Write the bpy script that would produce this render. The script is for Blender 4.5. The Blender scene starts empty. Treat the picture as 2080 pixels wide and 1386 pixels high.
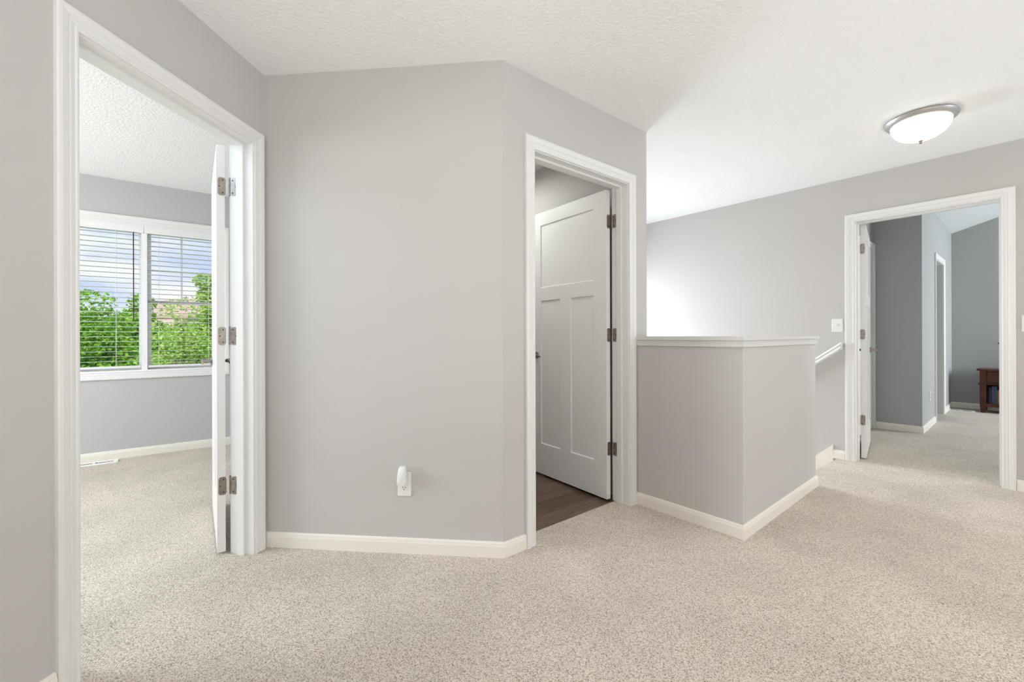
import bpy, bmesh, math, random
from math import sin, cos, radians, pi
from mathutils import Vector, Matrix
random.seed(7)
S = bpy.context.scene
COL = S.collection

# ------------------------------------------------------------------ camera
CAMH = 1.083
cam_d = bpy.data.cameras.new('camera')
cam = bpy.data.objects.new('camera', cam_d); COL.objects.link(cam)
cam.location = (0, 0, CAMH)
cam.rotation_euler = (radians(90), radians(0.17), 0)
cam_d.sensor_width = 36; cam_d.lens = 885/2080*36
cam_d.shift_y = -11/2080
cam_d.clip_start = 0.02; cam_d.clip_end = 400
S.camera = cam
S.view_settings.view_transform = 'Standard'
S.view_settings.look = 'None'
S.view_settings.gamma = 1
S.view_settings.use_curve_mapping = False
S.view_settings.exposure = 0.02
try:
    S.cycles.max_bounces = 10; S.cycles.diffuse_bounces = 7; S.cycles.use_denoising = True
except Exception: pass

# ------------------------------------------------------------------ world: daylight with drifting clouds
W = bpy.data.worlds.new('daylight'); S.world = W; W.use_nodes = True
nt = W.node_tree; nt.nodes.clear()
wo = nt.nodes.new('ShaderNodeOutputWorld'); bg = nt.nodes.new('ShaderNodeBackground')
tc = nt.nodes.new('ShaderNodeTexCoord'); mp = nt.nodes.new('ShaderNodeMapping'); mp.inputs['Scale'].default_value = (1, 1, 3.2)
nz = nt.nodes.new('ShaderNodeTexNoise'); nz.inputs['Scale'].default_value = 5.5; nz.inputs['Detail'].default_value = 6
cr = nt.nodes.new('ShaderNodeValToRGB')
cr.color_ramp.elements[0].position = .40; cr.color_ramp.elements[0].color = (.56, .69, 1.0, 1)
cr.color_ramp.elements[1].position = .60; cr.color_ramp.elements[1].color = (.93, .96, 1.0, 1)
nt.links.new(tc.outputs['Generated'], mp.inputs['Vector']); nt.links.new(mp.outputs[0], nz.inputs['Vector'])
nt.links.new(nz.outputs['Fac'], cr.inputs[0]); nt.links.new(cr.outputs[0], bg.inputs[0])
bg.inputs[1].default_value = 1.05
nt.links.new(bg.outputs[0], wo.inputs[0])

def bdir(b): b = radians(b); return Vector((sin(b), cos(b), 0))
def lamp(name, kind, loc, aim, power, color, size=None, spread=None):
    l = bpy.data.lights.new(name, kind); l.energy = power; l.color = color
    o = bpy.data.objects.new(name, l); COL.objects.link(o); o.location = loc
    if kind == 'AREA':
        l.shape = 'RECTANGLE'; l.size, l.size_y = size
        if spread: l.spread = radians(spread)
    if kind == 'POINT' and size: l.shadow_soft_size = size
    if aim is not None:
        o.rotation_euler = (Vector(aim)).to_track_quat('-Z', 'Y').to_euler()
    return o
sun = lamp('sun', 'SUN', (0, 0, 30), (-.25, .75, -.62), 4.2, (1, .96, .88)); sun.data.angle = radians(1)
DL = (.93, .97, 1.0)
lamp('loft_side_fill_light', 'AREA', (5.1, .0, 1.45), (-1, .25, .02), 72, (.70, .84, 1), (1.4, 1.5))  # added fill from the right of the loft; no window is built there
lamp('loft_right_fill_light', 'AREA', (3.4, .7, 2.40), (0, 0, -1), 18, (1, .82, .56), (1.2, 1.2))  # added warm downlight for the right-hand carpet, not a real fixture
lamp('loft_fill_uplight', 'AREA', (.6, -1.3, .5), (0, 0, 1), 94, (.96, .98, 1), (3.4, 1.4))  # added upward fill behind the camera to brighten the ceiling
lamp('stair_window_light', 'AREA', (.50, 5.66, .75), (.60, -.80, -.42), 92, (.84, .93, 1), (1.0, 1.9))
lamp('stair_fill_light', 'AREA', (.10, 5.20, .95), (.68, -.72, -.7), 40, (.89, .94, 1), (1.2, 1.5))  # second stairwell light, added to even out the far wall
lamp('bedroom_side_fill_light', 'AREA', (-4.6, 1.3, 1.4), (.85, .45, -.05), 90, (.95, .98, 1), (1.3, 1.4))  # added bedroom fill inside a hidden wall that has no window
lamp('bedroom_floor_fill_light', 'AREA', (-2.25, 1.25, 2.44), (.12, 0, -1), 17.5, (.52, .77, 1), (1.0, 1.2))  # added downlight that lifts the bedroom carpet near the door
lamp('guest_room_window_light', 'AREA', (8.5, 3.4, 1.5), (-.80, .60, -.22), 182, (.88, .94, 1), (1.6, 1.3))
lamp('bathroom_light', 'AREA', (-.35, 3.35, 2.36), (0, 0, -1), 9.7, (.98, 1, .95), (.5, .2))

# ------------------------------------------------------------------ materials
def mat(name, color, rough=.6, metal=0, bump=None, spec=.4, noise=None, emit=None):
    m = bpy.data.materials.new(name); m.use_nodes = True
    n = m.node_tree; b = n.nodes['Principled BSDF']
    b.inputs['Base Color'].default_value = (*color, 1); b.inputs['Roughness'].default_value = rough
    b.inputs['Metallic'].default_value = metal; b.inputs['Specular IOR Level'].default_value = spec
    t = n.nodes.new('ShaderNodeTexCoord')
    if noise:      # (scale, color2, lo, hi)
        z = n.nodes.new('ShaderNodeTexNoise'); z.inputs['Scale'].default_value = noise[0]; z.inputs['Detail'].default_value = 4
        r = n.nodes.new('ShaderNodeValToRGB'); r.color_ramp.elements[0].color = (*color, 1); r.color_ramp.elements[1].color = (*noise[1], 1)
        r.color_ramp.elements[0].position = noise[2]; r.color_ramp.elements[1].position = noise[3]
        n.links.new(t.outputs['Object'], z.inputs['Vector']); n.links.new(z.outputs['Fac'], r.inputs[0]); n.links.new(r.outputs[0], b.inputs['Base Color'])
    if bump:       # (scale, strength, distance)
        z = n.nodes.new('ShaderNodeTexNoise'); z.inputs['Scale'].default_value = bump[0]; z.inputs['Detail'].default_value = 3
        u = n.nodes.new('ShaderNodeBump'); u.inputs['Strength'].default_value = bump[1]; u.inputs['Distance'].default_value = bump[2]
        n.links.new(t.outputs['Object'], z.inputs['Vector']); n.links.new(z.outputs['Fac'], u.inputs['Height']); n.links.new(u.outputs[0], b.inputs['Normal'])
    if emit:
        b.inputs['Emission Color'].default_value = (*emit[0], 1); b.inputs['Emission Strength'].default_value = emit[1]
    return m
M = {}
M['wall'] = mat('greige_wall_paint', (.54, .52, .502), .55, bump=(260, .12, .002), noise=(1.3, (.56, .54, .522), .3, .7), spec=.3)
M['wall_blue'] = mat('grey_blue_wall_paint', (.50, .51, .51), .6, bump=(260, .12, .002), spec=.3)
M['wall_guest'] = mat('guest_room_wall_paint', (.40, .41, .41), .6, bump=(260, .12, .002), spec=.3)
M['trim'] = mat('white_trim_paint', (.78, .775, .76), .35)
M['base'] = mat('cream_baseboard_paint', (.83, .79, .715), .4)
M['door'] = mat('white_door_paint', (.79, .785, .775), .4, bump=(90, .06, .001))
M['cap'] = mat('half_wall_cap_paint', (.66, .65, .62), .4)
M['nickel'] = mat('satin_nickel', (.30, .265, .235), .34, .9, noise=(30, (.37, .33, .30), .4, .6))
M['screw'] = mat('dark_screw', (.06, .045, .04), .4, .6)
M['plastic'] = mat('white_plastic', (.80, .80, .78), .3)
M['slot'] = mat('dark_slot', (.015, .014, .013), .6)
M['vinylwin'] = mat('white_vinyl', (.85, .86, .86), .35)
M['slat'] = mat('white_blind_slat', (.82, .81, .80), .4)
M['wand'] = mat('dark_plum_wand', (.05, .012, .03), .4)
M['cord'] = mat('white_cord', (.8, .8, .8), .7)
M['cherry'] = mat('cherry_wood', (.055, .011, .006), .3, noise=(9, (.10, .024, .011), .35, .7))
M['black'] = mat('black_metal', (.01, .01, .01), .35)
M['register'] = mat('white_register_enamel', (.90, .89, .87), .35)
M['bowl'] = mat('frosted_glass_bowl', (.9, .87, .8), .3, emit=((1.0, .95, .82), 3.0))
M['robe'] = mat('dark_brown_cloth', (.025, .012, .009), .9)
# textured ceiling
def ceiling_mat():
    m = mat('textured_ceiling_paint', (.88, .88, .875), .8, spec=.2)
    n = m.node_tree; b = n.nodes['Principled BSDF']; t = n.nodes.new('ShaderNodeTexCoord')
    z = n.nodes.new('ShaderNodeTexNoise'); z.inputs['Scale'].default_value = 62; z.inputs['Detail'].default_value = 4; z.inputs['Distortion'].default_value = .3
    r = n.nodes.new('ShaderNodeValToRGB'); r.color_ramp.elements[0].position = .42; r.color_ramp.elements[1].position = .60
    u = n.nodes.new('ShaderNodeBump'); u.inputs['Strength'].default_value = .45; u.inputs['Distance'].default_value = .004
    n.links.new(t.outputs['Object'], z.inputs['Vector']); n.links.new(z.outputs['Fac'], r.inputs[0]); n.links.new(r.outputs[0], u.inputs['Height']); n.links.new(u.outputs[0], b.inputs['Normal'])
    return m
M['ceil'] = ceiling_mat()
M['ceil_guest_shaded'] = ceiling_mat(); M['ceil_guest_shaded'].name = 'shaded_textured_ceiling_paint'; M['ceil_guest_shaded'].node_tree.nodes['Principled BSDF'].inputs['Base Color'].default_value = (.60, .63, .63, 1)  # same paint as the other ceilings; dimmer guest room light put into the colour
def carpet_mat():
    m = mat('beige_cut_pile_carpet', (.5, .44, .38), .95, spec=.08)
    n = m.node_tree; b = n.nodes['Principled BSDF']; t = n.nodes.new('ShaderNodeTexCoord')
    z = n.nodes.new('ShaderNodeTexNoise'); z.inputs['Scale'].default_value = 210; z.inputs['Detail'].default_value = 3; z.inputs['Roughness'].default_value = .7
    r = n.nodes.new('ShaderNodeValToRGB'); e = r.color_ramp.elements
    e[0].position = .34; e[0].color = (.24, .19, .145, 1); e[1].position = .64; e[1].color = (.88, .81, .715, 1)
    k = e.new(.47); k.color = (.65, .575, .49, 1)
    z2 = n.nodes.new('ShaderNodeTexNoise'); z2.inputs['Scale'].default_value = 2.2; z2.inputs['Detail'].default_value = 4
    r2 = n.nodes.new('ShaderNodeValToRGB'); r2.color_ramp.elements[0].color = (.87, .87, .87, 1); r2.color_ramp.elements[0].position = .35; r2.color_ramp.elements[1].position = .65
    mx = n.nodes.new('ShaderNodeMixRGB'); mx.blend_type = 'MULTIPLY'; mx.inputs[0].default_value = 1
    v = n.nodes.new('ShaderNodeTexVoronoi'); v.inputs['Scale'].default_value = 170
    ad = n.nodes.new('ShaderNodeMath'); ad.operation = 'SUBTRACT'
    u = n.nodes.new('ShaderNodeBump'); u.inputs['Strength'].default_value = .7; u.inputs['Distance'].default_value = .004
    L = n.links.new
    for q in (z, z2, v): L(t.outputs['Object'], q.inputs['Vector'])
    L(z.outputs['Fac'], r.inputs[0]); L(z2.outputs['Fac'], r2.inputs[0]); L(r.outputs[0], mx.inputs[1]); L(r2.outputs[0], mx.inputs[2]); L(mx.outputs[0], b.inputs['Base Color'])
    L(z.outputs['Fac'], ad.inputs[0]); L(v.outputs['Distance'], ad.inputs[1]); L(ad.outputs[0], u.inputs['Height']); L(u.outputs[0], b.inputs['Normal'])
    return m
M['carpet'] = carpet_mat()
def plank_mat():
    m = mat('dark_vinyl_plank', (.1, .06, .04), .35)
    n = m.node_tree; b = n.nodes['Principled BSDF']; t = n.nodes.new('ShaderNodeTexCoord')
    mp = n.nodes.new('ShaderNodeMapping'); mp.inputs['Rotation'].default_value = (0, 0, radians(-39.2))
    br = n.nodes.new('ShaderNodeTexBrick'); br.inputs['Color1'].default_value = (.115, .072, .05, 1); br.inputs['Color2'].default_value = (.175, .118, .085, 1)
    br.inputs['Mortar'].default_value = (.03, .02, .015, 1); br.inputs['Mortar Size'].default_value = .0016; br.inputs['Scale'].default_value = 1
    br.inputs['Brick Width'].default_value = .9; br.inputs['Row Height'].default_value = .15; br.offset = .37
    m2 = n.nodes.new('ShaderNodeMapping'); m2.inputs['Scale'].default_value = (2, 26, 2); m2.inputs['Rotation'].default_value = (0, 0, 0)
    z = n.nodes.new('ShaderNodeTexNoise'); z.inputs['Scale'].default_value = 2; z.inputs['Detail'].default_value = 6; z.inputs['Distortion'].default_value = .6
    r = n.nodes.new('ShaderNodeValToRGB'); r.color_ramp.elements[0].color = (.55, .5, .48, 1); r.color_ramp.elements[0].position = .3; r.color_ramp.elements[1].color = (1.25, 1.2, 1.15, 1); r.color_ramp.elements[1].position = .7
    mx = n.nodes.new('ShaderNodeMixRGB'); mx.blend_type = 'MULTIPLY'; mx.inputs[0].default_value = 1
    L = n.links.new
    L(t.outputs['Object'], mp.inputs[0]); L(mp.outputs[0], br.inputs['Vector']); L(mp.outputs[0], m2.inputs[0]); L(m2.outputs[0], z.inputs['Vector'])
    L(z.outputs['Fac'], r.inputs[0]); L(br.outputs['Color'], mx.inputs[1]); L(r.outputs[0], mx.inputs[2]); L(mx.outputs[0], b.inputs['Base Color'])
    return m
M['plank'] = plank_mat()
def glass_mat():
    m = bpy.data.materials.new('window_glass'); m.use_nodes = True; n = m.node_tree; n.nodes.clear()
    o = n.nodes.new('ShaderNodeOutputMaterial'); mx = n.nodes.new('ShaderNodeMixShader'); tr = n.nodes.new('ShaderNodeBsdfTransparent'); g = n.nodes.new('ShaderNodeBsdfGlossy')
    g.inputs['Roughness'].default_value = .02; fr = n.nodes.new('ShaderNodeFresnel'); fr.inputs['IOR'].default_value = 1.25
    n.links.new(fr.outputs[0], mx.inputs[0]); n.links.new(tr.outputs[0], mx.inputs[1]); n.links.new(g.outputs[0], mx.inputs[2]); n.links.new(mx.outputs[0], o.inputs[0])
    return m
M['glass'] = glass_mat()

# ------------------------------------------------------------------ mesh helpers
class Fr:
    """vertical plane frame: s runs along it, w out of it towards the room, z up"""
    def __init__(self, origin, bearing, sign=1):
        self.o = Vector((origin[0], origin[1], 0)); self.d = bdir(bearing)
        b = radians(bearing); self.n = Vector((cos(b), -sin(b), 0))*sign; self.b = bearing
    def __call__(self, s, w=0, z=0): return self.o + self.d*s + self.n*w + Vector((0, 0, z))
def new_bm(): return bmesh.new()
def hexa(bm, pts):      # 4 bottom + 4 top
    v = [bm.verts.new(p) for p in pts]
    for f in ((0,3,2,1),(4,5,6,7),(0,1,5,4),(1,2,6,5),(2,3,7,6),(3,0,4,7)): bm.faces.new([v[i] for i in f])
def fbox(bm, F, s0, s1, w0, w1, z0, z1):
    hexa(bm, [F(s0,w0,z0),F(s1,w0,z0),F(s1,w1,z0),F(s0,w1,z0),F(s0,w0,z1),F(s1,w0,z1),F(s1,w1,z1),F(s0,w1,z1)])
def prism(bm, poly, z0, z1):
    a = [bm.verts.new((x, y, z0)) for x, y in poly]; b = [bm.verts.new((x, y, z1)) for x, y in poly]
    bm.faces.new(a[::-1]); bm.faces.new(b); n = len(poly)
    for i in range(n): bm.faces.new([a[i], a[(i+1) % n], b[(i+1) % n], b[i]])
def cyl(bm, p, q, r, seg=16, r2=None):
    p = Vector(p); q = Vector(q); ax = (q-p).normalized(); r2 = r if r2 is None else r2
    t = ax.orthogonal().normalized(); u = ax.cross(t)
    A = [bm.verts.new(p+(t*cos(2*pi*i/seg)+u*sin(2*pi*i/seg))*r) for i in range(seg)]
    B = [bm.verts.new(q+(t*cos(2*pi*i/seg)+u*sin(2*pi*i/seg))*r2) for i in range(seg)]
    bm.faces.new(A[::-1]); bm.faces.new(B)
    for i in range(seg): bm.faces.new([A[i], A[(i+1) % seg], B[(i+1) % seg], B[i]])
def rings(bm, rr, close=True, caps=True):   # rr: list of rings (lists of points)
    R = [[bm.verts.new(p) for p in r] for r in rr]
    for a, b in zip(R, R[1:]):
        n = len(a)
        for i in range(n if close else n-1): bm.faces.new([a[i], a[(i+1) % n], b[(i+1) % n], b[i]])
    if caps: bm.faces.new(R[0][::-1]); bm.faces.new(R[-1])
def lathe(bm, c, prof, seg=48):
    c = Vector(c)
    rings(bm, [[c+Vector((cos(2*pi*i/seg)*r, sin(2*pi*i/seg)*r, z)) for i in range(seg)] for r, z in prof])
def rrect(F, s, z, hw, hh, r, w, seg=5):
    out = []
    for cx, cz, a0 in ((hw-r, hh-r, 0), (-hw+r, hh-r, 90), (-hw+r, -hh+r, 180), (hw-r, -hh+r, 270)):
        for k in range(seg+1):
            a = radians(a0+90*k/seg); out.append(F(s+cx+r*cos(a), w, z+cz+r*sin(a)))
    return out
def obj(name, bm, m, parent=None, smooth=False, bevel=0, **props):
    bmesh.ops.recalc_face_normals(bm, faces=bm.faces)
    me = bpy.data.meshes.new(name)
    if parent is None or parent.type == 'EMPTY' or True:
        # put the origin at the base centre of the piece
        xs = [v.co for v in bm.verts]
        if not props.get('_keep'):
            c = Vector((sum(min(v[i] for v in xs)+max(v[i] for v in xs) for _ in [0])/2 if i < 2 else min(v[2] for v in xs) for i in range(3)))
        else: c = Vector((0, 0, 0))
    bmesh.ops.translate(bm, verts=bm.verts, vec=-c)
    bm.to_mesh(me); bm.free()
    me.materials.append(m)
    o = bpy.data.objects.new(name, me); COL.objects.link(o)
    o.location = c
    if parent is not None:
        o.parent = parent; o.location = c - worldloc(parent)
    if smooth:
        for p in me.polygons: p.use_smooth = True
        try: me.set_sharp_from_angle(angle=radians(35))
        except Exception: pass
    if bevel:
        b = o.modifiers.new('bevel', 'BEVEL'); b.width = bevel; b.segments = 2; b.limit_method = 'ANGLE'
    for k, v in props.items():
        if k[0] != '_': o[k] = v
    return o
def worldloc(o):
    v = Vector(o.location)
    while o.parent: o = o.parent; v += Vector(o.location)
    return v
def struct(name, bm, m, label, cat, **kw):
    return obj(name, bm, m, kind='structure', label=label, category=cat, **kw)
def empty(name, loc, label, cat, group=None, **props):
    o = bpy.data.objects.new(name, None); COL.objects.link(o); o.location = loc; o.empty_display_size = .1
    o['label'] = label; o['category'] = cat
    if group: o['group'] = group
    for k, v in props.items(): o[k] = v
    return o

# ------------------------------------------------------------------ plan
T = .12
AB = (-1.275, 2.252); BC = (-.043, 2.128)
A = Fr(AB, 186.3, -1)
B = Fr(AB, 95.7)
C = Fr(BC, 50.8)
H1 = Fr((.798, 2.814), 140)
H2 = Fr((1.221, 2.309), 49.5)
D = Fr((2.881, 3.766), 140.5)
F_ = Fr((.896, 2.893), -39.5)
E = Fr((-3.689, 3.744), 53.1)
K = (4.48, 4.76)
G = Fr(K, 320.5, -1)
I = Fr(K, 50)
J = Fr((6.576, 6.525), 140.5)
ZC = 2.43; ZB = 2.486; HD = 2.041
lenB = (Vector(BC)-Vector(AB)).length
lenC = 1.211
LB = Vector(BC)-Vector(AB)

def wall(name, F, s0, s1, th, z0, z1, label, holes=(), m='wall', e0=0, e1=0):
    """slab from w=0 back to w=-th; holes = (sa, sb, za, zb); e0/e1 shift the back ends"""
    bm = new_bm(); cuts = sorted(holes); s = s0
    def quad(a, b, za, zb):
        ba = a + (e0 if a == s0 else 0); bb = b + (e1 if b == s1 else 0)
        hexa(bm, [F(a,0,za),F(b,0,za),F(bb,-th,za),F(ba,-th,za),F(a,0,zb),F(b,0,zb),F(bb,-th,zb),F(ba,-th,zb)])
    for sa, sb, za, zb in cuts:
        quad(s, sa, z0, z1)
        if za > z0: quad(sa, sb, z0, za)
        if zb < z1: quad(sa, sb, zb, z1)
        s = sb
    quad(s, s1, z0, z1)
    return struct(name, bm, M[m], label, 'wall')
J_ = .018
opA = (.090, .877); opC = (.209, 1.006); opD = (.069, .896)
def hole(op, z=HD): return (op[0]-J_, op[1]+J_, 0, z+J_)
ZT = 2.62
wall('wall_left', A, 0, 3.95, T, 0, ZT, 'greige wall on the left with the tall bedroom doorway in it', [hole(opA)])
wall('wall_front', B, 0, lenB, T, 0, ZT, 'wide greige wall facing the camera with an outlet low on it', e0=-T, e1=-.05)
wall('wall_angled', C, 0, lenC, T, 0, ZT, 'angled greige wall holding the bathroom doorway', [hole(opC)], e0=.05)
wall('wall_far', D, -3.2, 4.5, T, -2.8, ZT+1.9, 'long far wall bright above the stairs with a doorway near its right end', [(opD[0]-J_, opD[1]+J_, -.27, HD+J_)])
wall('wall_stair_side', F_, .04, 2.62, .117, -2.8, ZT, 'wall between bathroom and stairwell')
# stair end wall
SE = Fr(D(-3.1, 0).xy, 230.5, -1)
wall('wall_stair_end', SE, -.1, 2.2, T, -2.8, ZT, 'end wall of the stairwell')
# loft walls behind the camera
RR = Fr(D(4.4, 0).xy, 230.5, 1)
wall('wall_right', RR, -.2, 5.0, T, -.3, ZT, 'loft wall to the right of the camera')
pR = RR(4.9); pA = A(3.9)
bb = math.degrees(math.atan2(pR.x-pA.x, pR.y-pA.y))
KK = Fr(pA.xy, bb, -1)
wall('wall_back', KK, -.2, (pR-pA).length+.2, T, -.3, ZT, 'loft wall behind the camera')

# half wall: one L-shaped guard wall round the stairwell
ZH = 1.03
LH1 = .659; LH2 = 1.252; TH = .12
bm = new_bm()
def hw_poly(o):
    # footprint grown outwards by o
    return [H1(-.0, o).xy, H1(LH1+o, o).xy, H2(LH2+o, o).xy, H2(LH2+o, -TH-o).xy, H1(LH1-TH-o, -TH-o).xy, H1(0, -TH-o).xy]
prism(bm, [tuple(p) for p in hw_poly(0)], -2.8, ZH)
struct('wall_half', bm, M['wall'], 'waist high greige half wall wrapping the stair opening', 'half wall')
bm = new_bm(); prism(bm, [tuple(p) for p in hw_poly(.021)], 1.052, 1.076)
o = struct('trim_1', bm, M['cap'], 'flat painted ledge capping the half wall', 'ledge', bevel=.003)
bm = new_bm()
fbox(bm, H1, 0, LH1+.011, 0, .011, 1.018, 1.052); fbox(bm, H2, -.011, LH2+.011, 0, .011, 1.018, 1.052); fbox(bm, H2, LH2, LH2+.011, -TH, 0, 1.018, 1.052)
hexa(bm, [*(Vector((p[0], p[1], 1.03)) for p in (H1(0,0).xy, H1(LH1,0).xy, H1(LH1-TH,-TH).xy, H1(0,-TH).xy)), *(Vector((p[0], p[1], 1.052)) for p in (H1(0,0).xy, H1(LH1,0).xy, H1(LH1-TH,-TH).xy, H1(0,-TH).xy))])
hexa(bm, [*(Vector((p[0], p[1], 1.03)) for p in (H2(0,0).xy, H2(LH2,0).xy, H2(LH2,-TH).xy, H2(TH,-TH).xy)), *(Vector((p[0], p[1], 1.052)) for p in (H2(0,0).xy, H2(LH2,0).xy, H2(LH2,-TH).xy, H2(TH,-TH).xy))])
struct('trim_2', bm, M['cap'], 'narrow painted moulding just under the half wall ledge', 'moulding')

# bedroom (left)
EL = -2.4; ER = 1.45
wall('wall_bedroom_window', E, EL-.2, ER+.15, .16, 0, ZT, 'grey blue bedroom wall with the window in it', [(-.18, .994, .769, 2.105)], m='wall_blue')
BR = Fr(E(ER).xy, 143.1, 1)     # right wall of the bedroom, comes back to the hall wall
wall('wall_bedroom_right', BR, -.1, 2.85, T*.8, 0, ZT, 'right wall of the bedroom behind the open door', m='wall_blue')
BL = Fr(E(EL).xy, 143.1, -1)
wall('wall_bedroom_left', BL, -.1, 3.6, T, 0, ZT, 'left wall of the bedroom', m='wall_blue')
pb = BL(3.5); pa = A(3.4, -T)
bq = math.degrees(math.atan2(pa.x-pb.x, pa.y-pb.y))
BB = Fr(pb.xy, bq, -1)
wall('wall_bedroom_back', BB, -.1, (pa-pb).length+.05, T, 0, ZT, 'back wall of the bedroom', m='wall_blue')
# bathroom
BA = Fr(C(.10, -T).xy, -39.5, 1)
wall('wall_bathroom_left', BA, 0, 2.4, .1, 0, ZT, 'left wall of the bathroom')
BE = Fr(BA(2.3).xy, 50.5, 1)
wall('wall_bathroom_end', BE, -.1, 1.08, .1, 0, ZT, 'end wall of the bathroom')

# guest bedroom (right)
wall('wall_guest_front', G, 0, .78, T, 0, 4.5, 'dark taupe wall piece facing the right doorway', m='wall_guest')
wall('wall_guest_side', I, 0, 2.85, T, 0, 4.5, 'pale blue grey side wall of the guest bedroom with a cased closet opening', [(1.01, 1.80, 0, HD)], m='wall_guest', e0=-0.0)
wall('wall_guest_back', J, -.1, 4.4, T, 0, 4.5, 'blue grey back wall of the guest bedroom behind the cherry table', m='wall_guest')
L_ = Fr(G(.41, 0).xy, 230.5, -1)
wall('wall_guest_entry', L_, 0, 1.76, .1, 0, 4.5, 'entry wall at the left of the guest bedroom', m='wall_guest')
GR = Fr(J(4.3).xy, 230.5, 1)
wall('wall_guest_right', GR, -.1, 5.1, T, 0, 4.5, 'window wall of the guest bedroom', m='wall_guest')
# closet behind the opening in the side wall
CL = Fr(I(.9, -.75).xy, 50, 1)
wall('wall_closet_back', CL, -.1, 1.3, .05, 0, 2.6, 'back wall of the closet', m='wall_guest')
for i, s in enumerate((.86, 1.93)):
    q = Fr(I(s, -T).xy, -40, 1)
    wall('wall_closet_side', q, 0, .66, .04, 0, 2.6, 'side wall of the closet', m='wall_guest')
bm = new_bm(); fbox(bm, I, .8, 2.0, -.8, -T, 2.5, 2.55); struct('ceiling_closet', bm, M['ceil'], 'closet ceiling', 'ceiling')

# ------------------------------------------------------------------ floors
def P2(v): return (v.x, v.y)
bm = new_bm()
poly = [P2(A(3.95, -T)), P2(A(0, -T)), P2(B(0, -T*.5)), P2(B(lenB, -.05)), P2(C(.05, -.108)), P2(C(lenC-.0, -.108)), P2(H1(.05, -.06)), P2(H2(.06, -.06)), P2(H2(LH2+.0, -.06)), P2(H2(LH2+.01, -TH)), P2(D(-.06, .0)), P2(D(-.06, -T)), P2(D(4.5, -T)), P2(RR(5.0, -T)), P2(KK(-.2, -T))]
prism(bm, poly, -.26, 0)
struct('floor', bm, M['carpet'], 'beige cut pile carpet of the loft', 'carpet')
bm = new_bm()
prism(bm, [P2(A(3.95, -T)), P2(BB(-.1, -T)), P2(BL(-.1, -T)), P2(E(EL, -.16)), P2(E(ER+.1, -.16)), P2(BR(2.7, 0)), P2(A(0, -T))], -.26, 0)
struct('floor_bedroom', bm, M['carpet'], 'pale carpet of the left bedroom', 'carpet')
bm = new_bm()
prism(bm, [P2(C(-.02, -.108)), P2(BA(2.4, -.05)), P2(BE(1.08, -.1)), P2(C(1.15, -.108))], -.26, -.006)
struct('floor_bathroom', bm, M['plank'], 'dark brown wood look plank floor of the bathroom', 'floor')
bm = new_bm()
prism(bm, [P2(D(-.7, -T)), P2(G(.9, -T)), P2(I(.8, -.85)), P2(I(2.0, -.85)), P2(J(-.1, -T)), P2(J(4.4, -T)), P2(D(4.5, -T))], -.26, 0)
struct('floor_guest', bm, M['carpet'], 'grey beige carpet of the guest bedroom', 'carpet')
# stairs going down behind the half wall
bm = new_bm(); rise, run = .19, .25
for k in range(1, 8):
    a = -.06-run*(k-1)
    fbox(bm, D, a-run, a, .004, .95, -2.8, -rise*k)
fbox(bm, D, -3.1, -.06-run*7, .004, 2.08, -2.8, -rise*8)
fbox(bm, D, -.06-run*7, -.2, .95, 2.08, -2.85, -2.7)
struct('stairs', bm, M['carpet'], 'carpeted stairs descending behind the half wall', 'stairs', bevel=.012)

# ------------------------------------------------------------------ ceilings
bm = new_bm()
poly = [P2(A(0, -.02)), P2(B(0, -.02)), P2(B(lenB, -.02)), P2(C(.03, -.06)), P2(BA(2.45, -.05)), P2(SE(2.15, -.05)), P2(SE(-.05, -.05)), P2(D(4.5, -.03)), P2(RR(5.0, -.03)), P2(KK(-.02, -.03))]
prism(bm, poly, ZC, ZC+.1)
struct('ceiling', bm, M['ceil'], 'white textured ceiling over loft and stairs', 'ceiling')
bm = new_bm()
prism(bm, [P2(A(3.95, -T+.02)), P2(BB(-.1, -T)), P2(BL(-.1, -T)), P2(E(EL, -.1)), P2(E(ER+.1, -.1)), P2(BR(2.7, -.05)), P2(A(0.05, -T+.02))], ZB, ZB+.1)
struct('ceiling_bedroom', bm, M['ceil'], 'white textured ceiling of the left bedroom', 'ceiling')
# vaulted guest ceiling: level left of the side wall line, climbing to the right of it
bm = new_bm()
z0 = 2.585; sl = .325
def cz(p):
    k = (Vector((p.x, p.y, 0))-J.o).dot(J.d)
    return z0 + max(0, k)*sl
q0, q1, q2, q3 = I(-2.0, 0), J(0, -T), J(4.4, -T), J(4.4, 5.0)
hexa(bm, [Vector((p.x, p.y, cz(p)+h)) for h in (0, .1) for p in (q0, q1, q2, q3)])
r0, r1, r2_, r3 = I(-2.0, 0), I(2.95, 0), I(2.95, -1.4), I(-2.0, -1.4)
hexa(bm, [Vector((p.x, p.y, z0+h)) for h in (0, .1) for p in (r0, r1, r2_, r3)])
struct('ceiling_guest', bm, M['ceil_guest_shaded'], 'sloping textured ceiling of the guest bedroom', 'ceiling')
bm = new_bm(); prism(bm, [(-6.6, -3.6), (10.5, -3.6), (10.5, 9), (-1.6, 7.0), (-6.3, 2.6)], 4.55, 4.7)  # unseen cover added to keep sky light from leaking into the rooms
struct('roof', bm, M['ceil'], 'unseen slab over the rooms, added to block sky light', 'roof')

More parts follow.
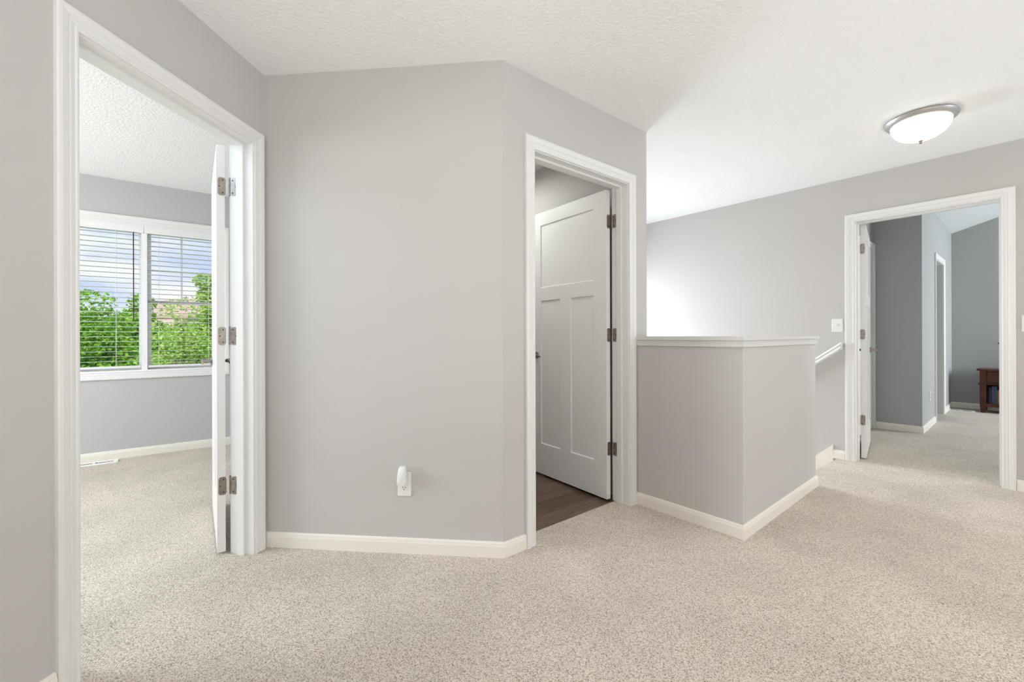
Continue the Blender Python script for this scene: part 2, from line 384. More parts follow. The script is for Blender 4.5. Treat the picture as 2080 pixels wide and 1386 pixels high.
# ------------------------------------------------------------------ casings, jambs, baseboards
PROF = [(0, 0), (0, .009), (.004, .0115), (.009, .0115), (.012, .0095), (.026, .0125), (.030, .0105), (.034, .0145), (.052, .0175), (.061, .0165), (.064, .012), (.064, 0)]
def casing_bm(bm, F, a, b, H, w0=0, sg=1, z0=0, four=False, scale=1):
    rr = []
    for o_, p in PROF:
        o_ *= scale; w = w0+sg*p
        if four: rr.append([F(a-o_, w, z0-o_), F(a-o_, w, H+o_), F(b+o_, w, H+o_), F(b+o_, w, z0-o_)])
        else: rr.append([F(a-o_, w, z0), F(a-o_, w, H+o_), F(b+o_, w, H+o_), F(b+o_, w, z0)])
    n = len(rr); V = [[bm.verts.new(p) for p in r] for r in rr]
    for i in range(n-1):
        for j in range(4 if four else 3):
            k = (j+1) % 4
            bm.faces.new([V[i][j], V[i][k], V[i+1][k], V[i+1][j]])
    if not four:
        bm.faces.new([V[i][0] for i in range(n)]); bm.faces.new([V[i][3] for i in range(n)][::-1])
def door_frame(name, F, op, H, label, th=T, back=True):
    a, b = op; r = .005
    bm = new_bm()
    fbox(bm, F, a-J_, a, -th, 0, 0, H+J_); fbox(bm, F, b, b+J_, -th, 0, 0, H+J_); fbox(bm, F, a, b, -th, 0, H, H+J_)
    # stops
    fbox(bm, F, a, a+.011, -.082, -.046, 0, H); fbox(bm, F, b-.011, b, -.082, -.046, 0, H); fbox(bm, F, a+.011, b-.011, -.082, -.046, H-.011, H)
    casing_bm(bm, F, a-r, b+r, H+r)
    if back: casing_bm(bm, F, a-r, b+r, H+r, -th, -1)
    return struct(name, bm, M['trim'], label, 'door casing')
door_frame('trim_3', A, opA, HD, 'white profiled casing and jamb round the left bedroom doorway')
door_frame('trim_4', C, opC, HD, 'white profiled casing and jamb round the bathroom doorway in the angled wall')
door_frame('trim_5', D, opD, HD, 'white profiled casing and jamb round the guest bedroom doorway on the right', back=False)
bm = new_bm(); a, b = 1.01, 1.80
fbox(bm, I, a, a+J_, -T, 0, 0, HD); fbox(bm, I, b-J_, b, -T, 0, 0, HD); fbox(bm, I, a+J_, b-J_, -T, 0, HD-J_, HD)
casing_bm(bm, I, a+J_-.005, b-J_+.005, HD-J_+.005)
struct('trim_6', bm, M['trim'], 'narrow looking white casing of the closet opening inside the guest bedroom', 'door casing')

BP = [(0, 0), (.0125, 0), (.0125, .052), (.0105, .060), (.0095, .063), (.0095, .067), (.006, .073), (0, .075)]
def base_bm(bm, F, s0, s1, m0=0, m1=0, w0=0):
    """m0/m1: how far the outer face runs past (+) or short of (-) the ends: mitres"""
    A_ = [F(s0 - m0*p, w0+p, z) for p, z in BP]; B_ = [F(s1 + m1*p, w0+p, z) for p, z in BP]
    rings(bm, [A_, B_])
t45 = math.tan(radians(22.5))
bm = new_bm(); base_bm(bm, A, opA[1]+.071, 3.9); struct('baseboard_left', bm, M['base'], 'cream baseboard at the lower left corner beside the bedroom casing', 'baseboard')
bm = new_bm(); base_bm(bm, B, .0, lenB, 0, t45); base_bm(bm, C, 0, opC[0]-.071, t45, 0); struct('baseboard_front', bm, M['base'], 'cream baseboard under the outlet wall turning the blunt corner', 'baseboard')
bm = new_bm(); base_bm(bm, H1, .0, LH1, 0, 1); base_bm(bm, H2, 0, LH2, 1, 1)
base_bm(bm, Fr(H2(LH2, 0).xy, 319.5, 1), 0, TH, 1, 0)
struct('baseboard_half', bm, M['base'], 'cream baseboard wrapping the half wall', 'baseboard')
bm = new_bm(); base_bm(bm, D, opD[1]+.071, 4.4); struct('baseboard_right', bm, M['base'], 'short cream baseboard at the right edge beside the guest doorway', 'baseboard')
bm = new_bm(); base_bm(bm, D, -.088, opD[0]-.071)
# stair skirt: a sloped board starting at the landing
sk = [(-.24, -.03), (-.10, .105), (-.088, .112), (-.088, -.3), (-3.0, -.3-2.912*.76), (-3.0, -.03-2.76*.76)]
rings(bm, [[D(s, .0, z) for s, z in sk], [D(s, .014, z) for s, z in sk]])
struct('baseboard_stair', bm, M['base'], 'white baseboard and sloping skirt board where the stairs start', 'baseboard')
bm = new_bm(); base_bm(bm, E, EL, ER); struct('baseboard_bedroom', bm, M['base'], 'cream baseboard under the bedroom window', 'baseboard')
bm = new_bm(); base_bm(bm, BR, 0, 2.55); struct('baseboard_bedroom_right', bm, M['base'], 'baseboard behind the open bedroom door', 'baseboard')
bm = new_bm(); base_bm(bm, G, 0, .42, 1, 0); base_bm(bm, I, 0, 1.01-.06, 1, 0); base_bm(bm, I, 1.80+.06, 2.74)
struct('baseboard_guest_side', bm, M['base'], 'cream baseboard along the taupe corner of the guest bedroom', 'baseboard')
bm = new_bm(); base_bm(bm, J, 0, 4.3); struct('baseboard_guest_back', bm, M['base'], 'cream baseboard along the back wall behind the cherry table', 'baseboard')

# ------------------------------------------------------------------ doors
def leaf(name, pivot, bearing, side, W, label, lever=True, screws=True, jF=None, jsign=1, js=0, hz=(1.829, 1.085, .340), y0=.014):
    """local: x along the leaf from the pivot, w towards the side that faces the hall when shut"""
    Lf = Fr(pivot, bearing, side)
    x0 = .006; x1 = x0+W; y1 = y0+.035; z0, z1 = .012, 2.034
    bm = new_bm(); st = .115
    def bx(xa, xb, za, zb, ya=y0, yb=y1): fbox(bm, Lf, xa, xb, ya, yb, za, zb)
    bx(x0, x0+st, z0, z1); bx(x1-st, x1, z0, z1)
    xa, xb = x0+st, x1-st; xm0, xm1 = (xa+xb)/2-.055, (xa+xb)/2+.055
    bx(xa, xb, z0, .245); bx(xa, xb, 1.352, 1.452); bx(xa, xb, 1.935, z1); bx(xm0, xm1, .245, 1.352)
    r = .009
    def panel(xa, xb, za, zb):
        c = .006    # slightly sloped sticking round the flat panel
        for ya, yb, yf in ((y1, y1-r, 1), (y0, y0+r, -1)):
            o = [Lf(xa, ya, za), Lf(xb, ya, za), Lf(xb, ya, zb), Lf(xa, ya, zb)]
            i = [Lf(xa+c, yb, za+c), Lf(xb-c, yb, za+c), Lf(xb-c, yb, zb-c), Lf(xa+c, yb, zb-c)]
            vo = [bm.verts.new(p) for p in o]; vi = [bm.verts.new(p) for p in i]
            for k in range(4): bm.faces.new([vo[k], vo[(k+1) % 4], vi[(k+1) % 4], vi[k]])
            bm.faces.new(vi)
    panel(xa, xb, 1.452, 1.935); panel(xa, xm0, .245, 1.352); panel(xm1, xb, .245, 1.352)
    me_ob = obj(name, bm, M['door'], kind='structure', label=label, category='door', _keep=0)
    # hinges: two plates and a knuckled pin
    jd = Fr(pivot, jF.b, 1 if jsign > 0 else -1)
    for z in hz:
        bm = new_bm(); hh = .0445
        # plate on the leaf edge (plane x = x0), spans y0+.002 .. y1-.006
        Ed = Fr(Lf(x0, 0).xy, 0); Ed.d = Lf.n; Ed.n = -Lf.d
        rings(bm, [rrect(Ed, y0+.0125, z, .0165, hh, .012, .0), rrect(Ed, y0+.0125, z, .0165, hh, .012, .0022)])
        # plate on the jamb face
        Jd = Fr(jF(js, -T-.002).xy, 0); Jd.d = jF.n; Jd.n = jF.d*jsign
        rings(bm, [rrect(Jd, .0205, z, .0165, hh, .012, .0), rrect(Jd, .0205, z, .0165, hh, .012, .0022)])
        for k in range(5):
            za = z-hh+k*.0178
            cyl(bm, Lf(0, -.001, za+.0006), Lf(0, -.001, za+.0172), .0062, 14)
        cyl(bm, Lf(0, -.001, z+hh), Lf(0, -.001, z+hh+.004), .0048, 12)
        h = obj('hinge', bm, M['nickel'], me_ob, label='satin nickel hinge')
        if screws:
            for fr, ss in ((Ed, ((.012, .031), (.026, .0), (.012, -.031))), (Jd, ((.012, .031), (.028, .0), (.012, -.031)))):
                for sx, sz in ss:
                    if fr is Ed: sx += y0-.007
                    bm = new_bm(); cyl(bm, fr(.0195+sx-.016, .0022, z+sz), fr(.0195+sx-.016, .0032, z+sz), .0033, 10)
                    obj('screw', bm, M['screw'], h)
    # lever handles on both faces
    hx = x1-.066; z = .93
    for y, sg in ((y1, 1), (y0, -1)):
        bm = new_bm()
        cyl(bm, Lf(hx, y, z), Lf(hx, y+sg*.008, z), .027, 28, .025)
        cyl(bm, Lf(hx, y+sg*.008, z), Lf(hx, y+sg*.045, z), .0105, 16, .0095)
        pts = [(0, 0, .010), (.018, .002, .0095), (.05, .001, .008), (.085, -.003, .007), (.104, -.008, .0062)]
        seg = 12; rr = []
        for px_, pz, pr in pts:
            c = Lf(hx-px_, y+sg*.050, z+pz)
            rr.append([c + Lf.n*(cos(2*pi*i/seg)*pr*.8) + Vector((0, 0, sin(2*pi*i/seg)*pr*1.15)) for i in range(seg)])
        rings(bm, rr)
        cyl(bm, Lf(hx, y+sg*.040, z), Lf(hx, y+sg*.058, z), .0125, 16)
        obj('door_handle', bm, M['nickel'], me_ob, smooth=True, label='satin nickel lever handle')
    bm = new_bm(); fbox(bm, Lf, x1-.0005, x1+.001, (y0+y1)/2-.012, (y0+y1)/2+.012, z-.028, z+.028)
    obj('latch_plate', bm, M['nickel'], me_ob)
    return me_ob
leaf('door_1', A(.087, -.127).xy, 324, -1, .765, 'white bedroom door swung open and seen edge on in the left doorway', jF=A, jsign=1, js=opA[0], y0=.020)
leaf('door_2', C(1.009, -.127).xy, 324.1, -1, .785, 'white three panel bathroom door standing open in the angled wall', jF=C, jsign=-1, js=opC[1])
leaf('door_3', D(.066, -.127).xy, 41.4, 1, .81, 'white guest bedroom door swung open, seen edge on in the right doorway', jF=D, jsign=1, js=opD[0], hz=(1.829, 1.085, .340))

# closet door casing on the guest entry wall
bm = new_bm(); casing_bm(bm, L_, .07, .84, HD+.03); fbox(bm, L_, .07, .84, -.02, .004, .01, HD+.03)
struct('door_4', bm, M['door'], 'white closet door with casing, a sliver seen behind the open guest door', 'door')

# ------------------------------------------------------------------ window 1 (bedroom)
win = empty('window_1', E(.407, -.08, .769), 'white twin window behind blinds on the bedroom wall', 'window', kind='structure')
bm = new_bm()
casing_bm(bm, E, -.175, .989, 2.100, z0=.774, four=True, scale=1.12)
obj('window_casing', bm, M['trim'], win)
bm = new_bm()
s0, s1, z0w, z1w = -.18, .994, .769, 2.105
fbox(bm, E, s0, s0+.012, -.16, 0, z0w, z1w); fbox(bm, E, s1-.012, s1, -.16, 0, z0w, z1w); fbox(bm, E, s0, s1, -.16, 0, z1w-.012, z1w); fbox(bm, E, s0, s1, -.16, 0.004, z0w, z0w+.012)
fbox(bm, E, .386, .426, -.16, -.006, z0w, 2.031)
fbox(bm, E, .386, .426, -.16, -.066, 2.031, z1w)
obj('window_frame', bm, M['vinylwin'], win)
def sash(name, a, b, za, zb, grid):
    bm = new_bm(); t = .024; wa, wb = -.135, -.10
    fbox(bm, E, a, a+t, wa, wb, za, zb); fbox(bm, E, b-t, b, wa, wb, za, zb); fbox(bm, E, a+t, b-t, wa, wb, za, za+t); fbox(bm, E, a+t, b-t, wa, wb, zb-t*.8, zb)
    if grid:
        m = (a+b)/2-.025; fbox(bm, E, m-.008, m+.008, -.124, -.112, za, zb); mz = (za+zb)/2; fbox(bm, E, a, b, -.124, -.112, 1.700, 1.716)
    o = obj(name, bm, M['vinylwin'], win)
    bm = new_bm(); fbox(bm, E, a+.02, b-.02, -.120, -.116, za+.02, zb-.02); obj('pane', bm, M['glass'], o)
sash('sash', -.168, .386, .781, 2.093, False)
sash('sash', .426, .982, .781, 1.422, False)
sash('sash', .426, .982, 1.395, 2.093, True)

def blind(a, b, label, wand, cords, va, vb):
    r = empty('window_blind', E((a+b)/2, -.03, .80), label, 'blind', 'open slat blinds in the bedroom window')
    bm = new_bm(); fbox(bm, E, va, vb, -.065, .003, 2.032, 2.093); obj('valance', bm, M['slat'], r, bevel=.004)
    bm = new_bm(); z = 2.01; tilt = .0015
    while z > .845:
        hexa(bm, [E(a+.004, -.058, z-tilt), E(b-.004, -.058, z-tilt), E(b-.004, -.010, z+tilt), E(a+.004, -.010, z+tilt),
                  E(a+.004, -.058, z-tilt+.0020), E(b-.004, -.058, z-tilt+.0020), E(b-.004, -.010, z+tilt+.0020), E(a+.004, -.010, z+tilt+.0020)])
        z -= .0442
    obj('slats', bm, M['slat'], r)
    bm = new_bm(); fbox(bm, E, a+.003, b-.003, -.060, -.008, .800, .818); obj('bottom_rail', bm, M['slat'], r, bevel=.003)
    for s in cords:
        bm = new_bm()
        for w in (-.0595, -.0088): cyl(bm, E(s, w, .81), E(s, w, 2.04), .0011, 6)
        obj('ladder_cord', bm, M['cord'], r)
    if wand:
        bm = new_bm(); cyl(bm, E(wand, .001, 2.03), E(wand, -.001, 1.235), .0042, 8); cyl(bm, E(wand, 0, 2.03), E(wand, -.02, 2.045), .002, 6)
        obj('tilt_wand', bm, M['wand'], r, label='dark plum tilt wand')
blind(-.165, .382, 'white slat blind with dark hanging wand, left half of the bedroom window', .332, (.211, -.05), -.168, .4055)
blind(.430, .979, 'white slat blind over the gridded right half of the bedroom window', None, (.509, .8896), .4065, .982)

# ------------------------------------------------------------------ fittings
def outlet(F, s, z, label):
    r = empty('wall_outlet', F(s, .001, z-.06), label, 'outlet')
    bm = new_bm(); rings(bm, [rrect(F, s, z, .034, .0595, .003, .0), rrect(F, s, z, .034, .0595, .003, .004), rrect(F, s, z, .032, .057, .003, .006)])
    obj('cover_plate', bm, M['plastic'], r)
    for dz in (-.0195, .0195):
        bm = new_bm(); rings(bm, [rrect(F, s, z+dz, .0165, .0145, .0125, .006), rrect(F, s, z+dz, .0165, .0145, .0125, .0075)])
        k = obj('receptacle', bm, M['plastic'], r)
        bm = new_bm()
        for dx in (-.0063, .0063): fbox(bm, F, s+dx-.0012, s+dx+.0012, .0073, .0079, z+dz+.000, z+dz+.009)
        cyl(bm, F(s, .0073, z+dz-.0068), F(s, .0079, z+dz-.0068), .0026, 12)
        obj('slots', bm, M['slot'], k, label='dark slots')
    return r
outlet(B, .739, .343, 'white duplex outlet low on the front wall, carrying a plug in air freshener')
outlet(I, .54, .36, 'white outlet low on the pale side wall of the guest bedroom')

# plug-in air freshener
sF, zF = .738, .3545
r = empty('plug_in_air_freshener', B(sF, .03, zF-.01), 'white tapered air freshener plugged into the upper socket of the front wall outlet', 'air freshener')
bm = new_bm(); rr = []
for w, hw, zt, zb, rad in ((.0085, .020, .026, .0, .008), (.020, .0222, .030, -.005, .009), (.042, .0222, .032, -.006, .010), (.052, .020, .026, -.002, .010)):
    rr.append([p for p in rrect(B, sF, zF+(zt+zb)/2, hw, (zt-zb)/2, rad, w)])
rings(bm, rr); obj('plug_base', bm, M['plastic'], r, smooth=True)
bm = new_bm(); rr = []
for z, hw, wa, wb in ((.010, .0215, .014, .054), (.020, .0225, .012, .056), (.045, .0215, .010, .055), (.066, .0185, .010, .050), (.080, .0155, .011, .043), (.0845, .0125, .014, .037)):
    seg = 20; ring = []
    for i in range(seg):
        a_ = 2*pi*i/seg; c_, s_ = cos(a_), sin(a_)
        c_ = math.copysign(abs(c_)**.6, c_); s_ = math.copysign(abs(s_)**.6, s_)
        ring.append(B(sF+.001+c_*hw, (wa+wb)/2+s_*(wb-wa)/2, zF+z))
    rr.append(ring)
rings(bm, rr); obj('warmer_cover', bm, M['plastic'], r, smooth=True)

def switch(F, s, z, label):
    r = empty('light_switch', F(s, .001, z-.058), label, 'light switch')
    bm = new_bm(); rings(bm, [rrect(F, s, z, .040, .058, .003, .0), rrect(F, s, z, .040, .058, .003, .004), rrect(F, s, z, .0375, .0555, .003, .006)])
    obj('cover_plate', bm, M['plastic'], r)
    bm = new_bm(); hexa(bm, [F(s-.005, .006, z-.012), F(s+.005, .006, z-.012), F(s+.005, .012, z-.006), F(s-.005, .012, z-.006), F(s-.005, .006, z+.012), F(s+.005, .006, z+.012), F(s+.005, .017, z+.010), F(s-.005, .017, z+.010)])
    obj('toggle', bm, M['plastic'], r)
switch(D, -.0563, 1.163, 'white light switch above the stair handrail, left of the guest doorway')
switch(D, 1.030, 1.155, 'white light switch cut by the right edge of the photo, right of the guest doorway')

def register(F, s0, s1, w0, w1, label, louv=22):
    r = empty('floor_register', F((s0+s1)/2, (w0+w1)/2, 0), label, 'floor vent')
    bm = new_bm(); t = .02; za, zb = 0.0, .010
    fbox(bm, F, s0, s1, w0, w0+t, za, zb); fbox(bm, F, s0, s1, w1-t, w1, za, zb); fbox(bm, F, s0, s0+t*1.3, w0+t, w1-t, za, zb); fbox(bm, F, s1-t*1.3, s1, w0+t, w1-t, za, zb)
    m = (s0+s1)/2; fbox(bm, F, m-.008, m+.008, w0+t, w1-t, za, zb)
    obj('frame', bm, M['register'], r, bevel=.0015)
    bm = new_bm(); n = louv; L = s1-s0-t*2.6
    for i in range(n):
        a = s0+t*1.3+L*(i+.5)/n
        hexa(bm, [F(a-.0036, w0+t, .001), F(a-.0012, w0+t, .001), F(a-.0012, w1-t, .001), F(a-.0036, w1-t, .001), F(a+.0016, w0+t, .005), F(a+.0040, w0+t, .005), F(a+.0040, w1-t, .005), F(a+.0016, w1-t, .005)])
    obj('louvers', bm, M['register'], r)
    bm = new_bm(); fbox(bm, F, s0+t, s1-t, w0+t, w1-t, .0, .0012); obj('duct_opening', bm, M['slot'], r, label='dark duct opening')
register(E, -.075, .237, .058, .168, 'white floor register in the carpet below the bedroom window')
register(J, -.0, .27, .34, .50, 'white floor register in the guest bedroom carpet left of the cherry table', 18)

# ceiling light
cx, cy = 2.55, 2.715
r = empty('ceiling_light', (cx, cy, ZC), 'flush mount ceiling light with nickel ring and glowing frosted bowl over the landing', 'ceiling light')
bm = new_bm(); lathe(bm, (cx, cy, ZC), [(.12, 0), (.172, -.002), (.176, -.010), (.168, -.024), (.150, -.034), (.140, -.034), (.120, -.020)], 64)
obj('pan', bm, mat('brushed_nickel_pan', (.52, .51, .50), .38, .8), r, smooth=True)
bm = new_bm(); prof = [(.144, -.032)] + [(.144*cos(radians(a)), -.034-.105*sin(radians(a))) for a in range(6, 90, 7)] + [(.006, -.1390)]
lathe(bm, (cx, cy, ZC), prof, 64); obj('bowl', bm, M['bowl'], r, smooth=True)
bm = new_bm(); lathe(bm, (cx, cy, ZC), [(.011, -.137), (.012, -.143), (.007, -.147), (.009, -.152), (.005, -.158), (.001, -.160)], 20); obj('finial', bm, M['nickel'], r, smooth=True)

# handrail on the far wall
r = empty('stair_handrail', D(-.03, .04, .98), 'white handrail sloping down the far wall behind the half wall', 'handrail')
bm = new_bm(); q = .76
sec = [(.030, -.032), (.066, -.032), (.074, -.018), (.062, .002), (.070, .016), (.058, .032), (.034, .032), (.030, .016)]
sa, sb = -.018, -2.75
rings(bm, [[D(sa, w, .986+z) for w, z in sec], [D(sb, w, .986+(sb-sa)*q+z) for w, z in sec]])
obj('rail', bm, M['trim'], r, smooth=True)
for sx in (-.30, -1.3, -2.3):
    bm = new_bm(); zz = .986+(sx-sa)*q
    cyl(bm, D(sx, .0, zz-.075), D(sx, .006, zz-.075), .026, 16); cyl(bm, D(sx, .006, zz-.075), D(sx, .055, zz-.06), .006, 10); cyl(bm, D(sx, .055, zz-.06), D(sx, .055, zz-.020), .006, 10)
    obj('bracket', bm, M['nickel'], r)
bm = new_bm(); fbox(bm, D, sa-.016, sa+.002, .0, .034, .955, 1.005); obj('rail_return', bm, M['trim'], r, bevel=.004)

# ------------------------------------------------------------------ guest bedroom furniture
TT = Fr(J(.315, .40).xy, 140.5, 1)     # table frame, w=0 is the front of the legs
tw, td = .56, .34
r = empty('side_table', TT(tw/2, -td/2, 0), 'dark cherry wood side table with drawer and book shelf against the guest room wall', 'side table')
bm = new_bm(); fbox(bm, TT, -.028, tw+.028, -td-.012, .028, .578, .603); obj('table_top', bm, M['cherry'], r, bevel=.004)
for sx in (0, tw-.062):
    for wy in (-.062, -td):
        bm = new_bm()
        A_ = lambda i, z: [TT(sx+i, wy+i, z), TT(sx+.062-i, wy+i, z), TT(sx+.062-i, wy+.062-i, z), TT(sx+i, wy+.062-i, z)]
        rings(bm, [A_(.010, 0), A_(0, .10), A_(0, .578)])
        obj('leg', bm, M['cherry'], r)
bm = new_bm(); fbox(bm, TT, .062, tw-.062, -td+.01, -.012, .405, .578); fbox(bm, TT, .012, .05, -td+.062, -.062, .405, .578); fbox(bm, TT, tw-.05, tw-.012, -td+.062, -.062, .405, .578)
obj('apron', bm, M['cherry'], r)
bm = new_bm(); fbox(bm, TT, .072, tw-.072, -.012, -.003, .422, .568); dr = obj('drawer', bm, M['cherry'], r, bevel=.003)
bm = new_bm(); cyl(bm, TT(tw/2, -.003, .495), TT(tw/2, .018, .495), .012, 16); obj('knob', bm, M['black'], dr)
bm = new_bm(); fbox(bm, TT, -.014, tw+.014, -td, .012, .392, .405); obj('moulding', bm, M['cherry'], r)
bm = new_bm(); fbox(bm, TT, .02, tw-.02, -td+.01, -.01, .085, .13); obj('shelf', bm, M['cherry'], r)
bm = new_bm(); fbox(bm, TT, .062, tw-.062, -td+.012, -td+.022, .13, .392); obj('back_panel', bm, M['cherry'], r)
for k in range(3):
    bm = new_bm(); fbox(bm, TT, .022, .034, -td+.095+k*.07, -td+.125+k*.07, .13, .392); obj('side_slat', bm, M['cherry'], r)
bm = new_bm(); fbox(bm, TT, .215, .235, -.03, -.015, .13, .392); obj('front_slat', bm, mat('amber_wood', (.25, .10, .03), .35), r, label='amber front slat')
cols = [((.02, .05, .06), 'thin dark teal book leaning first on the cherry table shelf', .022, .22), ((.10, .08, .22), 'violet blue book on the cherry table shelf', .026, .235),
        ((.03, .14, .16), 'teal green book beside the violet one on the cherry table shelf', .020, .238), ((.40, .11, .03), 'orange book on the cherry table shelf', .020, .19), ((.05, .16, .32), 'bright blue book on the cherry table shelf, nearest the amber slat', .022, .21)]
x = .085
for i, (c, lb, tk, hh) in enumerate(cols):
    r = empty('book', TT(x+tk/2, -.14, .13), lb, 'book', 'books on the cherry table shelf')
    bm = new_bm(); fbox(bm, TT, x, x+.002, -.225, -.05, .13, .13+hh); fbox(bm, TT, x+tk-.002, x+tk, -.225, -.05, .13, .13+hh); fbox(bm, TT, x, x+tk, -.05, -.047, .13, .13+hh)
    obj('cover', bm, mat('book_cloth', c, .6), r)
    bm = new_bm(); fbox(bm, TT, x+.002, x+tk-.002, -.22, -.052, .134, .126+hh); obj('pages', bm, M['plastic'], r)
    x += tk+.003
# little black lamp with a side arm on the table, mostly hidden behind the casing
lx = .40
r = empty('table_lamp', TT(lx, -.12, .603), 'small black lamp whose arm tip shows above the cherry table at the casing', 'lamp')
bm = new_bm(); c = TT(lx, -.12, .603); lathe(bm, c, [(.075, 0), (.075, .012), (.02, .022), (.008, .05)], 28); obj('base', bm, M['black'], r)
bm = new_bm(); cyl(bm, TT(lx, -.12, .64), TT(lx, -.12, .962), .006, 10); obj('pole', bm, M['black'], r)
bm = new_bm(); cyl(bm, TT(lx, -.12, .953), TT(.165, -.12, .957), .005, 10); cyl(bm, TT(.18, -.12, .957), TT(.163, -.12, .957), .009, 10); obj('arm', bm, M['black'], r)

# ------------------------------------------------------------------ outside: lawn, houses, trees
M['lawn'] = mat('lawn_grass', (.13, .30, .04), .9, noise=(.7, (.20, .40, .07), .35, .65))
bm = new_bm(); prism(bm, [(-140, -6), (-4, -6), (60, 10), (60, 160), (-140, 160)], -3.1, -2.9)
struct('ground', bm, M['lawn'], 'green lawn behind the houses outside the bedroom window', 'lawn')
M['shingle'] = mat('pinkish_brown_shingle', (.44, .31, .28), .9, noise=(6, (.52, .38, .34), .3, .7))
M['siding'] = mat('pale_siding', (.66, .60, .56), .8)
M['siding_w'] = mat('white_siding', (.80, .80, .80), .8)
M['dkglass'] = mat('dark_house_glass', (.08, .10, .12), .1)
def house(F, L, dep, ze, zr, wallm, label, gable_front=True, name='house'):
    """F: front plane (w=0), w towards the viewer"""
    r = empty(name, F(L/2, -dep/2, -2.9), label, 'house', 'neighbouring houses')
    bm = new_bm(); fbox(bm, F, 0, L, -dep, 0, -2.9, ze)
    if gable_front:
        hexa(bm, [F(0, -dep, ze), F(L, -dep, ze), F(L, 0, ze), F(0, 0, ze), F(L/2-.01, -dep, zr), F(L/2+.01, -dep, zr), F(L/2+.01, 0, zr), F(L/2-.01, 0, zr)])
    obj('walls', bm, wallm, r)
    bm = new_bm(); o = .35
    if gable_front:
        dz = (zr-ze)/(L/2)*o
        for a, b in ((-o, L/2), (L+o, L/2)):
            hexa(bm, [F(a, -dep-o, ze-dz), F(b, -dep-o, zr), F(b, o, zr), F(a, o, ze-dz), F(a, -dep-o, ze-dz+.18), F(b, -dep-o, zr+.18), F(b, o, zr+.18), F(a, o, ze-dz+.18)])
    else:
        dz = (zr-ze)/(dep/2)*o
        for a, b in ((o, -dep/2), (-dep-o, -dep/2)):
            hexa(bm, [F(-o, a, ze-dz), F(L+o, a, ze-dz), F(L+o, b, zr), F(-o, b, zr), F(-o, a, ze-dz+.18), F(L+o, a, ze-dz+.18), F(L+o, b, zr+.18), F(-o, b, zr+.18)])
    obj('roof', bm, M['shingle'], r)
    for (a, z) in ((L*.22, ze-1.6), (L*.62, ze-1.6), (L*.22, -1.9), (L*.62, -1.9)):
        bm = new_bm(); fbox(bm, F, a-.08, a+1.08, -.02, .04, z-.08, z+1.28); w_ = obj('window', bm, M['siding_w'], r)
        bm = new_bm(); fbox(bm, F, a, a+1.0, .03, .05, z, z+1.2); obj('pane', bm, M['dkglass'], w_)
    return r
house(Fr((-29.5, 33), 100, 1), 7.5, 8, 2.6, 4.1, M['siding'], 'tan house with pinkish brown roof between the trees, left half of the window', False)
house(Fr((-23.6, 25), 92, 1), 2.6, 5, .6, 2.0, M['siding'], 'low house with pinkish roof behind the leftmost tree', False)
house(Fr((-20.6, 32.5), 100, 1), 7.5, 8, 1.75, 3.16, M['siding_w'], 'white house with pinkish roof behind the pale airy tree', False)
house(Fr((-17.4, 24.5), 100, 1), 4.6, 5, .75, 2.5, M['siding_w'], 'white gabled house showing beside the edge of the open bedroom door', True)

import numpy as np
def leafmat(name, a, b):
    m = bpy.data.materials.new(name); m.use_nodes = True; n = m.node_tree; p = n.nodes['Principled BSDF']
    g = n.nodes.new('ShaderNodeNewGeometry'); r = n.nodes.new('ShaderNodeValToRGB'); r.color_ramp.elements[0].color = (*a, 1); r.color_ramp.elements[1].color = (*b, 1)
    n.links.new(g.outputs['Random Per Island'], r.inputs[0]); n.links.new(r.outputs[0], p.inputs['Base Color']); p.inputs['Roughness'].default_value = .6
    p.inputs['Specular IOR Level'].default_value = .2
    tl = n.nodes.new('ShaderNodeBsdfTranslucent'); n.links.new(r.outputs[0], tl.inputs[0]); mx = n.nodes.new('ShaderNodeMixShader'); mx.inputs[0].default_value = .35
    o = n.nodes['Material Output']; n.links.new(p.outputs[0], mx.inputs[1]); n.links.new(tl.outputs[0], mx.inputs[2]); n.links.new(mx.outputs[0], o.inputs[0])
    return m
M['leaf'] = leafmat('green_leaves', (.10, .30, .02), (.34, .62, .06))
M['leaf2'] = leafmat('pale_green_leaves', (.22, .42, .06), (.55, .74, .20))
M['bark'] = mat('grey_brown_bark', (.12, .09, .07), .9, bump=(20, .5, .02))
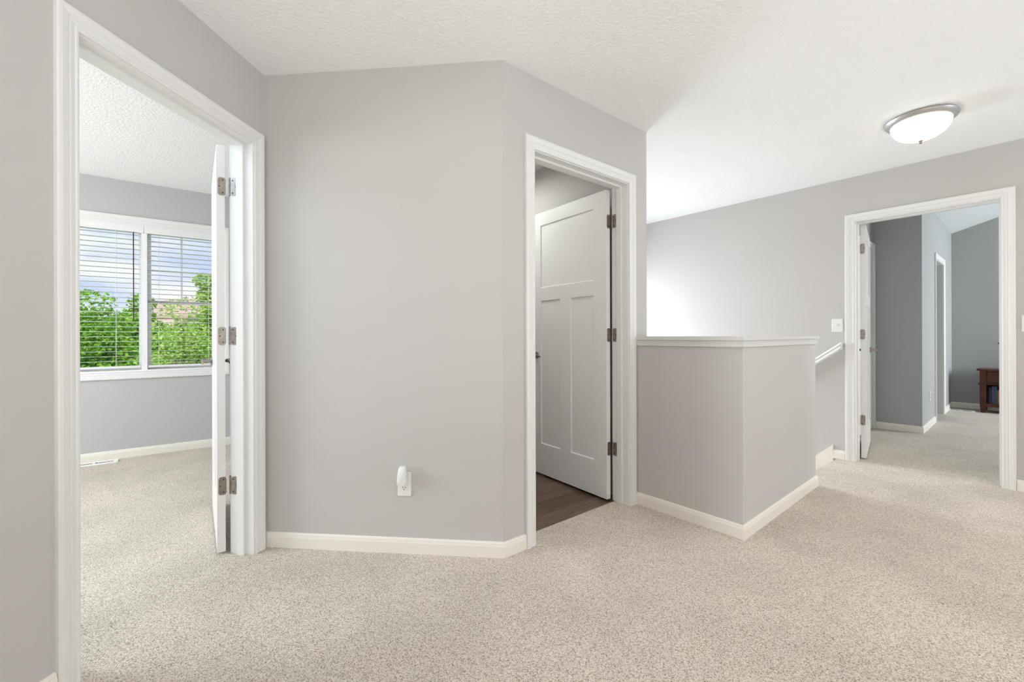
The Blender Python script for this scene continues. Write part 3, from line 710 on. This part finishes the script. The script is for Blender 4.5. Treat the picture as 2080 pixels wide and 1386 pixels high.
def tree(x, y, top, rad, zlow, nleaf, size, lm, seed, label, clumps=26):
    rg = np.random.default_rng(seed)
    root = empty('tree', (x, y, -2.9), label, 'tree', 'trees outside the bedroom window')
    cz_ = (top+zlow)/2; hz_ = (top-zlow)/2
    # clumps spread through an egg-shaped crown
    u = rg.normal(size=(clumps, 3)); u /= np.linalg.norm(u, axis=1)[:, None]; u *= rg.uniform(.25, .86, (clumps, 1))
    cc = np.stack([u[:, 0]*rad, u[:, 1]*rad, u[:, 2]*hz_], 1)
    taper = 1-.45*np.clip(cc[:, 2]/hz_, 0, 1); cc[:, 0] *= taper; cc[:, 1] *= taper
    cc[0] = (0, 0, hz_*.86)
    k = rg.integers(0, clumps, nleaf); v = rg.normal(size=(nleaf, 3)); v /= np.linalg.norm(v, axis=1)[:, None]; v *= rg.uniform(.35, 1, (nleaf, 1))**.6
    p = cc[k] + v*rad*.34*np.array([1, 1, .75])
    p[:, 2] = np.minimum(p[:, 2], hz_) + cz_+2.9
    # every leaf a small folded kite
    a = rg.normal(size=(nleaf, 3)); a[:, 2] *= .5; a /= np.linalg.norm(a, axis=1)[:, None]
    b = np.cross(a, rg.normal(size=(nleaf, 3))); b /= np.linalg.norm(b, axis=1)[:, None]
    c = np.cross(a, b); s = size*rg.uniform(.6, 1.25, (nleaf, 1))
    V = np.stack([p-a*s*.6, p+b*s*.38+c*s*.1, p+a*s*.6, p-b*s*.38+c*s*.1], 1).reshape(-1, 3)
    Fc = np.arange(nleaf*4).reshape(-1, 4)
    me = bpy.data.meshes.new('foliage'); me.from_pydata(V.tolist(), [], Fc.tolist()); me.materials.append(lm)
    o = bpy.data.objects.new('foliage', me); COL.objects.link(o); o.parent = root
    bm = new_bm(); Z = lambda z: Vector((x, y, z))
    cyl(bm, Z(-2.9), Z(cz_), .11, 10, .06); cyl(bm, Z(cz_), Z(top-.3*hz_), .06, 8, .02)
    for i in range(1, min(clumps, 12)):
        cyl(bm, Z(cz_-hz_*.6+.08*i), Vector((x+cc[i][0], y+cc[i][1], cz_+cc[i][2])), .035, 6, .01)
    obj('trunk', bm, M['bark'], root)
tree(-12.2, 12.6, 2.40, 1.85, -2.2, 30000, .10, M['leaf'], 1, 'dense bright green tree at the far left of the bedroom window', 70)
tree(-14.4, 17.0, 2.78, 1.45, -2.4, 16000, .12, M['leaf'], 2, 'dark green tree rising behind the window mullion', 50)
tree(-7.25, 9.6, 1.95, 1.25, -2.1, 13000, .062, M['leaf2'], 3, 'pale airy young tree in the right half of the window', 40)
tree(-14.35, 20.4, 4.05, 1.5, -1.4, 14000, .13, M['leaf2'], 4, 'tall pale green tree farther off at the right of the window', 40)
tree(-27.6, 29.5, 2.0, 1.8, -2.5, 6000, .2, M['leaf'], 5, 'distant round green tree low behind the leftmost tree', 24)
